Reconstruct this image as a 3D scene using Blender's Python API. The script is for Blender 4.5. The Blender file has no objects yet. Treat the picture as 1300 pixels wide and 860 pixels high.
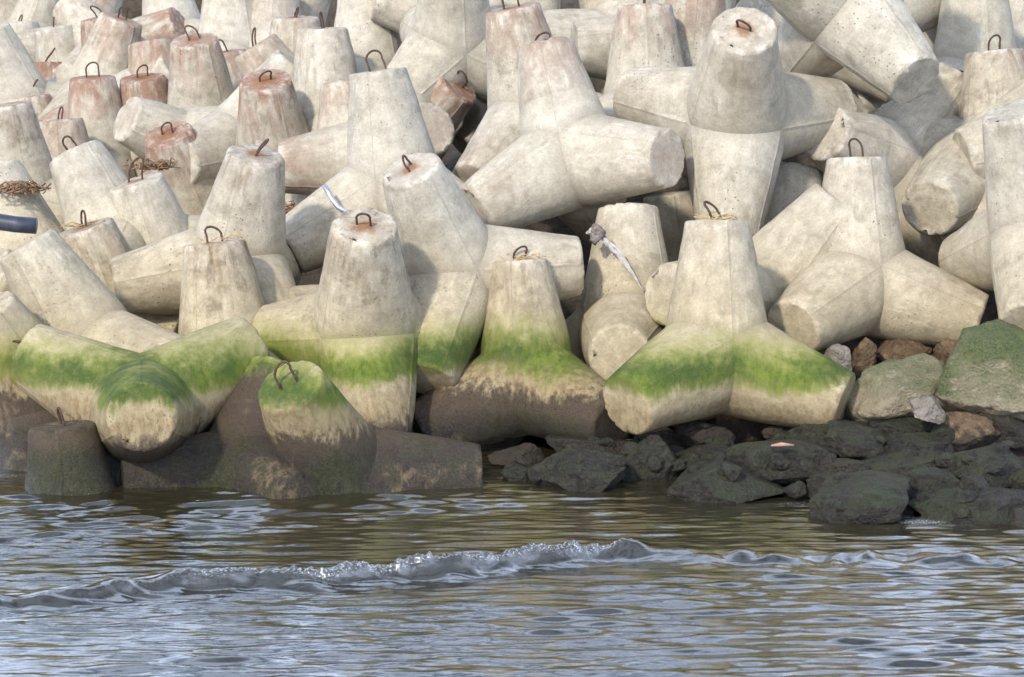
import bpy, bmesh, math, random
import numpy as np
from mathutils import Vector, Matrix, noise
random.seed(7)
R = math.radians
C = bpy.context.scene.collection
S = bpy.context.scene

# ---------------------------------------------------------------- camera
CAM = Vector((0, 0, 6.0)); F = 3350.0; PITCH = math.atan(496 / F)
cd = bpy.data.cameras.new('camera'); co = bpy.data.objects.new('camera', cd); C.objects.link(co)
co.location = CAM; co.rotation_euler = (R(90) - PITCH, 0, 0)
cd.sensor_width = 36; cd.lens = 36 * F / 1300; cd.clip_end = 2000; cd.clip_start = .1
S.camera = co
cd.dof.use_dof = True; cd.dof.focus_distance = 32.0; cd.dof.aperture_fstop = 3.5

def at(px, py, d):
    """world point seen at photo pixel px,py and d metres along the view"""
    x = (px - 650) / F * d; y = -(py - 430) / F * d
    return Vector((x, d * math.cos(PITCH) + y * math.sin(PITCH), 6 - d * math.sin(PITCH) + y * math.cos(PITCH)))

# ---------------------------------------------------------------- light
SUN_EL, SUN_AZ = 33, 27           # degrees; azimuth to the left of the direction behind the camera
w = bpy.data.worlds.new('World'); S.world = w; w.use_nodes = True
nt = w.node_tree; nt.nodes.clear()
sky = nt.nodes.new('ShaderNodeTexSky'); sky.sky_type = 'NISHITA'; sky.sun_disc = False
sky.sun_elevation = R(SUN_EL); sky.altitude = 0; sky.air_density = 1; sky.dust_density = 1.5
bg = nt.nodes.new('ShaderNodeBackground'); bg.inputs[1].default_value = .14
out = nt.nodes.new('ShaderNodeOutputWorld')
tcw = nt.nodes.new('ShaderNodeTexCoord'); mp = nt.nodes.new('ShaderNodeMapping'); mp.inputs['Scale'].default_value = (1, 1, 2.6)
cn = nt.nodes.new('ShaderNodeTexNoise'); cn.inputs['Scale'].default_value = 2.6; cn.inputs['Detail'].default_value = 6; cn.inputs['Roughness'].default_value = .6  # unseen clouds added to the sky, for fill light and bright water reflections
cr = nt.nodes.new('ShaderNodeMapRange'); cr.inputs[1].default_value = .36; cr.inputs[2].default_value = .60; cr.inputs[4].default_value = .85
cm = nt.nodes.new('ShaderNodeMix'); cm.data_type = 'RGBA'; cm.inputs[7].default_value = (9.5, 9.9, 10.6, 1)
sx = nt.nodes.new('ShaderNodeSeparateXYZ'); hz = nt.nodes.new('ShaderNodeMapRange'); hz.inputs[1].default_value = .40; hz.inputs[2].default_value = .90; hz.inputs[3].default_value = 3.0; hz.inputs[4].default_value = .5  # added clouds boosted low in the sky so the ripples reflect brighter
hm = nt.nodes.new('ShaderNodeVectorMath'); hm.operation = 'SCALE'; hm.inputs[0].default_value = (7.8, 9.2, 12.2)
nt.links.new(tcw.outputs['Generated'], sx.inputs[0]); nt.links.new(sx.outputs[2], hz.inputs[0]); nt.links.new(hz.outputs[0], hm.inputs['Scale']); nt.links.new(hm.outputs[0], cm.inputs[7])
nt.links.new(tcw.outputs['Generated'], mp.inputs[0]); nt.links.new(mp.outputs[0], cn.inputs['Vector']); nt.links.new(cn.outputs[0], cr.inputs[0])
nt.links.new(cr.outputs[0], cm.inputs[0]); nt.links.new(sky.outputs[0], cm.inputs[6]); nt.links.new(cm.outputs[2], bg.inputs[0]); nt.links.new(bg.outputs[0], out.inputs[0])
sdir = Vector((-math.sin(R(SUN_AZ)) * math.cos(R(SUN_EL)), -math.cos(R(SUN_AZ)) * math.cos(R(SUN_EL)), math.sin(R(SUN_EL))))
sky.sun_rotation = math.atan2(sdir.x, sdir.y)
sd = bpy.data.lights.new('sun', 'SUN'); sd.energy = 3.9; sd.angle = R(3.5); sd.color = (1, .93, .81)
so = bpy.data.objects.new('sun', sd); C.objects.link(so)
so.rotation_euler = sdir.to_track_quat('Z', 'Y').to_euler(); so.location = sdir * 60
S.view_settings.view_transform = 'Standard'; S.view_settings.look = 'None'
S.view_settings.exposure = 0; S.view_settings.gamma = 1
S.cycles.max_bounces = 6; S.cycles.diffuse_bounces = 3

# ---------------------------------------------------------------- node helper
class Mat:
    def __init__(s, name):
        s.m = bpy.data.materials.new(name); s.m.use_nodes = True
        s.t = s.m.node_tree; s.t.nodes.clear()
        s.out = s.t.nodes.new('ShaderNodeOutputMaterial')
        s.b = s.t.nodes.new('ShaderNodeBsdfPrincipled'); s.t.links.new(s.b.outputs[0], s.out.inputs[0])
    def n(s, typ, **kw):
        nd = s.t.nodes.new(typ)
        for k, v in kw.items(): setattr(nd, k, v)
        return nd
    def put(s, sock, v):
        if isinstance(v, bpy.types.NodeSocket): s.t.links.new(v, sock)
        elif v is not None:
            if isinstance(v, (tuple, list)) and len(v) == 3 and len(sock.default_value) == 4: v = (*v, 1)
            sock.default_value = v
    def set(s, **kw):
        for k, v in kw.items(): s.put(s.b.inputs[k.replace('_', ' ')], v)
    def math(s, op, a, b=None, c=None, clamp=False):
        nd = s.n('ShaderNodeMath', operation=op, use_clamp=clamp)
        s.put(nd.inputs[0], a); s.put(nd.inputs[1], b)
        if c is not None: s.put(nd.inputs[2], c)
        return nd.outputs[0]
    def mul(s, *a):
        r = a[0]
        for x in a[1:]: r = s.math('MULTIPLY', r, x)
        return r
    def ramp(s, v, a, b, lo=0., hi=1., smooth=True):
        nd = s.n('ShaderNodeMapRange', interpolation_type='SMOOTHSTEP' if smooth else 'LINEAR')
        for i, x in enumerate((v, a, b, lo, hi)): s.put(nd.inputs[i], x)
        return nd.outputs[0]
    def noise(s, vec, scale, detail=4, rough=.55, dist=0.):
        nd = s.n('ShaderNodeTexNoise'); s.put(nd.inputs['Vector'], vec)
        nd.inputs['Scale'].default_value = scale; nd.inputs['Detail'].default_value = detail
        nd.inputs['Roughness'].default_value = rough; nd.inputs['Distortion'].default_value = dist
        return nd.outputs[0]
    def voro(s, vec, scale, feature='F1'):
        nd = s.n('ShaderNodeTexVoronoi', feature=feature); s.put(nd.inputs['Vector'], vec); nd.inputs['Scale'].default_value = scale
        return nd.outputs['Distance']
    def mix(s, f, a, b, mode='MIX'):
        nd = s.n('ShaderNodeMix', data_type='RGBA', blend_type=mode)
        s.put(nd.inputs[0], f); s.put(nd.inputs[6], a); s.put(nd.inputs[7], b)
        return nd.outputs[2]
    def vmul(s, v, xyz):
        nd = s.n('ShaderNodeVectorMath', operation='MULTIPLY'); s.put(nd.inputs[0], v); nd.inputs[1].default_value = xyz
        return nd.outputs[0]
    def vadd(s, v, u):
        nd = s.n('ShaderNodeVectorMath', operation='ADD'); s.put(nd.inputs[0], v); s.put(nd.inputs[1], u)
        return nd.outputs[0]
    def sep(s, v):
        nd = s.n('ShaderNodeSeparateXYZ'); s.put(nd.inputs[0], v); return nd.outputs
    def bump(s, h, dist, strength=1., normal=None):
        nd = s.n('ShaderNodeBump'); nd.inputs['Strength'].default_value = strength; nd.inputs['Distance'].default_value = dist
        s.put(nd.inputs['Height'], h)
        if normal is not None: s.put(nd.inputs['Normal'], normal)
        return nd.outputs[0]
    def attr(s, name):
        nd = s.n('ShaderNodeAttribute', attribute_name=name); return nd.outputs['Fac']
    def geo(s): return s.n('ShaderNodeNewGeometry')
    def objvec(s):
        """object coordinates moved by a random offset per object"""
        tc = s.n('ShaderNodeTexCoord'); oi = s.n('ShaderNodeObjectInfo')
        rv = s.math('MULTIPLY', oi.outputs['Random'], 37.)
        cb = s.n('ShaderNodeCombineXYZ')
        for i in range(3): s.put(cb.inputs[i], rv)
        return tc.outputs['Object'], s.vadd(tc.outputs['Object'], cb.outputs[0]), oi

LEG = 1.607
def tide(M, base, P, nz, low):
    """algae, pale and dark bands that follow the height above the water; low = height of the dark wet zone"""
    px, py, pz = M.sep(P)
    n1 = M.noise(P, 1.1, 4); n2 = M.noise(P, 6, 6, .68); n3 = M.noise(M.vmul(P, (1, 1, .5)), 15, 5, .7); n4 = M.noise(P, 42, 4, .75)
    c3 = lambda n, k: M.mul(M.math('SUBTRACT', n, .5), k)
    h = M.math('ADD', pz, M.math('ADD', c3(n1, -.55), M.math('ADD', c3(n2, -.22), M.math('ADD', c3(n3, -.10), c3(M.noise(M.vmul(P, (7, 7, 1.1)), 1.7, 4, .65), -.26)))))
    sea = M.ramp(low, .005, .02)
    h = M.math('ADD', h, M.mul(M.math('SUBTRACT', 1., sea), .9))
    hd = M.math('ADD', M.math('SUBTRACT', h, low), .70)
    up = M.ramp(nz, -.75, .35, .30, 1.)
    # general tan cast close to the sea
    c = M.mix(M.ramp(pz, 3.4, .9, 0., .75), base, M.mix(1., base, (.90, .80, .58), 'MULTIPLY'))
    g1 = M.mul(M.ramp(h, .88, 1.08), M.ramp(h, 1.78, 1.20))
    c = M.mix(M.mul(g1, .92, M.ramp(n2, .25, .6, .75, 1.)), c, M.mix(M.ramp(n1, .35, .65), (.235, .24, .045), (.18, .20, .034)))
    gcol = M.mix(M.ramp(n3, .35, .65), (.112, .150, .018), (.052, .088, .012))
    gcol = M.mix(M.ramp(n1, .45, .62), gcol, (.040, .070, .014))
    g2 = M.mul(M.ramp(h, .90, 1.08), M.ramp(h, 1.50, 1.16), up, M.ramp(n2, .25, .55, .62, 1.), M.ramp(n4, .25, .55, .75, 1.))
    c = M.mix(M.math('MULTIPLY', g2, .97), c, gcol)
    # tan and rusty line between the algae and the dark zone
    tn = M.math('MAXIMUM', M.mul(M.ramp(hd, 1.12, .86), M.ramp(h, 1.25, .95)), M.ramp(h, 1.10, .62))
    c = M.mix(M.mul(tn, .82), c, M.mix(M.ramp(n3, .36, .66), (.29, .23, .125), (.165, .110, .052)))
    edge = M.math('ADD', M.math('ADD', hd, c3(n3, -.34)), c3(n4, -.12))
    dk = M.ramp(edge, .80, .62)
    dcol = M.mix(M.ramp(n2, .34, .66), (.066, .044, .040), (.022, .018, .018))
    dcol = M.mix(M.ramp(n1, .52, .38), dcol, M.mix(M.ramp(n3, .35, .65), (.048, .050, .020), (.018, .026, .010)))
    dcol = M.mix(M.mul(M.ramp(pz, .35, .62), M.ramp(n2, .3, .55, .25, .75)), dcol, (.098, .070, .044))
    dcol = M.mix(M.mul(M.ramp(n1, .56, .64), M.ramp(n3, .40, .58), .65), dcol, (.27, .20, .11))
    dcol = M.mix(M.mul(M.ramp(pz, .60, .30), M.ramp(n2, .60, .38), .85), dcol, (.027, .033, .017))
    dcol = M.mix(M.mul(M.ramp(n4, .50, .66), .55), dcol, (.105, .080, .064))
    dcol = M.mix(M.mul(M.ramp(n4, .48, .34), .7), dcol, (.014, .012, .012))
    c = M.mix(M.math('MULTIPLY', dk, .96), c, dcol)
    return c, M.ramp(pz, .30, .04), dk

def concrete():
    M = Mat('weathered_concrete')
    O, V, oi = M.objvec()
    g = M.geo(); P = g.outputs['Position']
    nx, ny, nz = M.sep(g.outputs['Normal'])
    ox, oy, oz = M.sep(O)
    rc = M.n('ShaderNodeSeparateColor'); M.put(rc.inputs[0], oi.outputs['Color'])
    red, streak, white = rc.outputs[0], rc.outputs[1], rc.outputs[2]
    loop = oi.outputs['Alpha']
    big = M.noise(V, 1.6, 5, .6); mid = M.noise(V, 6, 5, .62); fine = M.noise(V, 34, 4, .7)
    c = M.mix(M.ramp(big, .3, .7), (.365, .32, .238), (.495, .445, .35))
    c = M.mix(M.mul(M.ramp(oi.outputs['Random'], .35, 1.), .30), c, (.37, .355, .315))
    c = M.mix(M.math('MULTIPLY', white, .62), c, (.585, .545, .465))
    # patches left by the forms, streaks running down along the leg
    sv = M.vmul(V, (5.5, 5.5, .55)); s1 = M.noise(sv, 1.5, 4, .62)
    fade = M.ramp(oz, .25, LEG, .25, 1.)
    sm = M.mul(M.ramp(s1, .50, .72), fade, M.math('ADD', streak, .12, clamp=True))
    c = M.mix(M.math('MULTIPLY', sm, .95), c, (.135, .108, .074))
    blot = M.mul(M.ramp(M.noise(V, 3.1, 6, .7), .48, .66), M.math('ADD', M.mul(streak, .60), .22))
    c = M.mix(blot, c, (.20, .175, .13))
    s2 = M.noise(M.vmul(V, (8, 8, .8)), 1.5, 3, .6)
    c = M.mix(M.mul(M.ramp(s2, .56, .72), .55, M.ramp(big, .35, .6)), c, (.66, .62, .56))
    # red growth near the upper end
    rn = M.noise(M.vmul(V, (3, 3, .9)), 1.8, 5, .65)
    rm = M.mul(red, M.ramp(oz, .55, LEG * .97), M.ramp(rn, .34, .58))
    c = M.mix(M.math('MULTIPLY', rm, .88), c, (.27, .135, .088))
    rcap = M.mul(red, M.ramp(oz, LEG - .035, LEG - .012), M.ramp(mid, .36, .55))
    c = M.mix(M.math('MULTIPLY', rcap, .92), c, (.23, .105, .065))
    # chalky chipped rim
    rim = M.attr('rim')
    c = M.mix(M.mul(rim, M.ramp(mid, .46, .64), .55), c, (.62, .58, .52))
    # rust around the lifting loop
    rad = M.math('SQRT', M.math('ADD', M.mul(ox, ox), M.mul(oy, oy)))
    rust = M.mul(loop, M.ramp(M.math('ADD', rad, M.mul(M.math('SUBTRACT', mid, .5), .22)), .20, .05), M.ramp(oz, LEG - .05, LEG - .02))
    c = M.mix(M.math('MULTIPLY', rust, .8), c, (.23, .095, .030))
    rline = M.mul(loop, streak, M.ramp(M.noise(M.vmul(V, (3.2, 3.2, .25)), 1.3, 3), .56, .68), M.ramp(oz, .5, LEG))
    c = M.mix(M.math('MULTIPLY', rline, .55), c, (.27, .145, .06))
    # pour joint: the lower part of some legs is a tone lighter
    joint = M.mul(M.ramp(oi.outputs['Random'], .50, .52), M.ramp(M.math('ADD', oz, M.mul(M.math('SUBTRACT', mid, .5), .05)), .80, .77))
    c = M.mix(M.math('MULTIPLY', joint, .35), c, (.56, .51, .42))
    # dirt in the creases, mottling, pores
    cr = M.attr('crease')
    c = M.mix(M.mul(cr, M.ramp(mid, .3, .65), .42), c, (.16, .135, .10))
    seam = M.attr('seam')
    c = M.mix(M.mul(seam, M.ramp(mid, .38, .58), .45), c, (.22, .19, .15))
    c = M.mix(1., c, M.mix(M.ramp(mid, .25, .75), (.80, .79, .77), (1.10, 1.09, 1.08)), 'MULTIPLY')
    c = M.mix(1., c, M.mix(M.ramp(fine, .3, .7), (.87, .87, .87), (1.08, 1.08, 1.08)), 'MULTIPLY')
    vd = M.voro(V, 17); pm = M.mul(M.ramp(M.noise(V, 2.1, 3), .46, .62), M.ramp(M.math('FRACT', M.mul(oi.outputs['Random'], 7.31)), .15, .8))
    pore = M.mul(M.ramp(vd, .20, .10), pm)
    c = M.mix(M.math('MULTIPLY', pore, .72), c, (.10, .088, .07))
    spl = M.mul(M.ramp(M.noise(V, 58, 2, .6), .665, .72), M.ramp(big, .45, .6))
    c = M.mix(M.math('MULTIPLY', spl, .7), c, (.13, .115, .09))
    # height of the dark wet zone, read from the object index
    low = M.math('DIVIDE', oi.outputs['Object Index'], 100.)
    c, wet, dk = tide(M, c, P, nz, low)
    hgt = M.math('ADD', M.math('ADD', M.mul(mid, .55), M.mul(fine, .30)), M.math('ADD', M.mul(pore, -.7), M.mul(M.ramp(M.noise(V, 90, 3, .7), .3, .7), .16)))
    hgt = M.math('ADD', hgt, M.mul(dk, M.noise(V, 45, 4, .8), .9))
    M.set(Base_Color=c, Roughness=M.math('SUBTRACT', M.ramp(wet, 0, 1, .88, .42), M.mul(dk, M.ramp(mid, .35, .6), .42)), Normal=M.bump(hgt, .022, .85))
    M.b.inputs['Specular IOR Level'].default_value = .3
    return M.m

def rock_mat(name, dry, c1, c2, moss=0.):
    M = Mat(name); O, V, oi = M.objvec(); g = M.geo(); P = g.outputs['Position']
    nx, ny, nz = M.sep(g.outputs['Normal'])
    a = M.noise(V, 2.5, 6, .65); b = M.noise(V, 11, 5, .7); f = M.noise(V, 45, 5, .8)
    c = M.mix(M.ramp(a, .3, .7), c1, c2)
    c = M.mix(M.mul(M.ramp(b, .5, .7), .6), c, tuple(x * 1.7 for x in c2))
    c = M.mix(M.mul(M.ramp(b, .5, .3), .7), c, tuple(x * .45 for x in c1))
    if dry: 
        gm = M.mul(M.ramp(M.math('ADD', nz, M.mul(M.math('SUBTRACT', a, .5), 1.3)), -.38, .10), M.ramp(M.math('ADD', M.sep(P)[2], M.mul(M.math('SUBTRACT', b, .5), .6)), .66, .98))
        gm = M.mul(gm, M.ramp(f, .70, .40, .6, 1.), M.ramp(M.noise(V, 1.1, 4, .6), .62, .44, .5, 1.))
        c = M.mix(M.math('MULTIPLY', gm, moss), c, M.mix(M.ramp(b, .3, .65), (.100, .130, .036), (.038, .066, .020)))
        dk = M.ramp(M.math('ADD', M.sep(P)[2], M.mul(M.math('SUBTRACT', b, .5), .5)), .62, .42)
        c = M.mix(M.math('MULTIPLY', dk, .9), c, (.035, .027, .022))
        r = .9
    else:
        gm = M.mul(M.ramp(nz, .1, .8), M.ramp(a, .42, .62))
        c = M.mix(M.math('MULTIPLY', gm, .75), c, (.034, .044, .017))
        c = M.mix(M.mul(M.ramp(oi.outputs['Random'], .6, 1.), .5), c, (.052, .036, .030))
        c = M.mix(M.mul(M.ramp(f, .56, .70), .6), c, (.075, .068, .055))
        c = M.mix(M.mul(M.ramp(f, .46, .32), .7), c, (.010, .009, .009))
        r = M.ramp(b, .35, .7, .28, .75)
    h = M.math('ADD', M.math('ADD', M.mul(b, .8), M.mul(f, .5)), M.mul(M.voro(V, 26), .35))
    M.set(Base_Color=c, Roughness=r, Normal=M.bump(h, .06, 1.)); M.b.inputs['Specular IOR Level'].default_value = .35
    return M.m

def plain(name, col, rough=.7, metal=0., var=.3, scale=20):
    M = Mat(name); O, V, oi = M.objvec(); n_ = M.noise(V, scale, 4, .65)
    c = M.mix(M.ramp(n_, .3, .7), tuple(x * (1 - var) for x in col), tuple(min(1, x * (1 + var)) for x in col))
    M.set(Base_Color=c, Roughness=rough, Metallic=metal, Normal=M.bump(n_, .004, .6))
    return M.m

CONC = concrete()
RUST = plain('rusted_iron', (.062, .034, .022), .85, 0, .55, 30)
DARKROCK = rock_mat('wet_dark_rock', False, (.020, .018, .014), (.042, .038, .028))
BROWNROCK = rock_mat('brown_rock', True, (.115, .072, .040), (.19, .13, .075), 0)
MOSSROCK = rock_mat('mossy_rock', True, (.27, .22, .14), (.38, .32, .23), 1.)
GREYROCK = rock_mat('grey_rock', True, (.20, .17, .14), (.30, .26, .22), .2)
STRAW = plain('dry_straw', (.42, .29, .13), .8, 0, .35, 12)
REED = plain('brown_reed', (.20, .125, .07), .9, 0, .5, 9)
PLASTIC = plain('weathered_plastic', (.42, .40, .38), .5, 0, .2, 14)
PIPE = plain('dull_metal', (.52, .54, .60), .35, .7, .2, 8)
DARKPIPE = plain('dark_blue_plastic', (.035, .04, .06), .45, 0, .3, 6)
WOOD = plain('bleached_wood', (.62, .57, .50), .8, 0, .2, 10)
ORANGE = plain('tan_driftwood', (.30, .185, .125), .8, 0, .2, 10)

def tag(o, label=None, cat=None, group=None, kind=None):
    for k, v in (('label', label), ('category', cat), ('group', group), ('kind', kind)):
        if v: o[k] = v
def link(name, me, mat=None, parent=None, loc=None):
    if mat and not me.materials: me.materials.append(mat)
    o = bpy.data.objects.new(name, me); C.objects.link(o)
    if parent is not None: o.parent = parent
    if loc is not None: o.location = loc
    return o
def mesh(name, verts, faces, smooth=True):
    me = bpy.data.meshes.new(name); me.from_pydata(verts, [], faces); me.update()
    if smooth: me.shade_smooth()
    return me

# ---------------------------------------------------------------- tetrapod leg
R0, KT = .675, .185
def leg_mesh(seed):
    rnd = random.Random(seed); off = Vector((rnd.uniform(-50, 50), rnd.uniform(-50, 50), rnd.uniform(-50, 50)))
    ph = [(R(5 * i), 0.) for i in range(72)]
    for sm in (60, 180, 300):
        ph += [(R(sm - 1.1), 0.), (R(sm + 1.1), 0.)]
    ph = sorted(ph); n = len(ph); s = .9428
    rows = [0, .02, .05, .10, .16, .23, .30, .37, .44, .51, .58, .65, .72, .78, .84, .89, .93, .96, .98, 1.0]
    bev = [(.012, .004), (.024, .013), (.032, .026), (.036, .042)]   # (drop in length from the end, cut in radius), reversed below
    verts, rim, crease, seam = [], [], [], []
    chip = [max(0, noise.noise(Vector((math.cos(p) * 2.6, math.sin(p) * 2.6, 0)) + off)) * .034 + max(0, noise.noise(Vector((math.cos(p) * 9, math.sin(p) * 9, 3)) + off)) * .022 for p, _ in ph]
    def put(r, t, p, u, am=1.):
        q = Vector((r * math.cos(p), r * math.sin(p), t))
        f = min(1, u * 8)
        d = noise.fractal(q * 1.7 + off, 1, 2, 3) * .013 * f + noise.noise(q * 6 + off) * .004 * f
        q += Vector((math.cos(p), math.sin(p), 0)) * d
        verts.append(q)
    for u in rows:
        for i, (p, _) in enumerate(ph):
            cm = max(math.cos(p - a) for a in (0, R(120), R(240)))
            t0 = s * cm * R0 / (4 / 3 + s * cm * KT)
            t1 = LEG - .020 - chip[i] * 1.1
            t = t0 + (t1 - t0) * u; r = R0 - KT * t
            isseam = abs(math.degrees(p) % 120 - 60) < .5
            if isseam: r += .007 * min(1, u * 10)
            put(r, t, p, u)
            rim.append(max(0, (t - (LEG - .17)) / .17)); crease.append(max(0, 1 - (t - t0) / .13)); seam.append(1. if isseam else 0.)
    rt = R0 - KT * LEG
    for k, (dz, cut) in enumerate([(.013, .002), (.006, .006), (.002, .013), (.0, .024)]):
        for i, (p, _) in enumerate(ph):
            put(rt - cut - chip[i] * (1.0 + .35 * k), LEG - dz - chip[i] * (.85 - .25 * k), p, 1)
            rim.append(1.); crease.append(0); seam.append(0)
    for fr in (.90, .70, .50, .28):
        for i, (p, _) in enumerate(ph):
            r = (rt - .024) * fr
            q = Vector((r * math.cos(p), r * math.sin(p), LEG))
            q.z += noise.fractal(q * 5 + off, 1, 2, 3) * .009 - chip[i] * (.25 if fr > .8 else 0)
            verts.append(q); rim.append(max(0, (fr - .55) * 2)); crease.append(0); seam.append(0)
    nr = len(verts) // n
    faces = [(j * n + i, j * n + (i + 1) % n, (j + 1) * n + (i + 1) % n, (j + 1) * n + i) for j in range(nr - 1) for i in range(n)]
    verts.append(Vector((0, 0, LEG))); rim.append(0); crease.append(0); seam.append(0)
    faces += [((nr - 1) * n + i, (nr - 1) * n + (i + 1) % n, len(verts) - 1) for i in range(n)]
    me = mesh('tetrapod_leg', verts, faces)
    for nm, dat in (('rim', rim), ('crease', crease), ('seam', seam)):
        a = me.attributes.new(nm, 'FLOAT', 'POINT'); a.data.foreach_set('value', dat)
    me.materials.append(CONC)
    return me
LEGS = [leg_mesh(i) for i in range(9)]

def tube(pts, rad, seg=8, closed=False, flat=None):
    """tube along points; rad number or list"""
    vs, fs = [], []
    pts = [Vector(p) for p in pts]; n = len(pts)
    prev = None
    for i, p in enumerate(pts):
        d = (pts[min(i + 1, n - 1)] - pts[max(i - 1, 0)]).normalized()
        if prev is None:
            prev = d.orthogonal().normalized()
        a = (prev - d * prev.dot(d)).normalized(); prev = a; b = d.cross(a)
        r = rad[i] if isinstance(rad, (list, tuple)) else rad
        for k in range(seg):
            t = 2 * math.pi * k / seg
            vs.append(p + a * math.cos(t) * r + b * math.sin(t) * r * (flat or 1))
    for i in range(n - 1):
        for k in range(seg):
            fs.append((i * seg + k, i * seg + (k + 1) % seg, (i + 1) * seg + (k + 1) % seg, (i + 1) * seg + k))
    fs.append(tuple(reversed(range(seg)))); fs.append(tuple((n - 1) * seg + k for k in range(seg)))
    return vs, fs
def loop_mesh(seed):
    rnd = random.Random(seed); wd = rnd.uniform(.07, .115); h = rnd.uniform(.10, .20); lean = rnd.uniform(-.20, .20); tw = rnd.uniform(-.10, .10)
    pts = [(-wd * 1.05, 0, -.05), (-wd, 0, 0), (-wd, lean * .3, h * .5), (-wd * .99, lean * .6, h * .8)]
    for k in range(1, 10):
        a = math.pi * k / 10
        pts.append((-wd * math.cos(a) + tw * math.sin(a) * .5, lean * (.6 + .5 * math.sin(a)), h * .8 + wd * math.sin(a)))
    pts += [(wd * .99, lean * .6, h * .8), (wd, lean * .3, h * .5), (wd, 0, 0), (wd * 1.05, 0, -.05)]
    me = mesh('lifting_loop', *tube(pts, [.0145 + .0035 * noise.noise(Vector((i_ * .9, seed * 3.3, 0))) for i_ in range(len(pts))], 8)); me.materials.append(RUST); return me
LOOPS = [loop_mesh(i) for i in range(11)]

TA = [Vector((0, 0, 1))] + [Vector((.9428 * math.cos(a), .9428 * math.sin(a), -1 / 3)) for a in (0, R(120), R(240))]
def frame(z, other):
    z = z.normalized(); x = (other - z * other.dot(z)).normalized(); y = z.cross(x)
    return Matrix((x, y, z)).transposed()
LEGROT = [frame(TA[i], TA[(i + 1) % 4]).to_quaternion() for i in range(4)]

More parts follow.
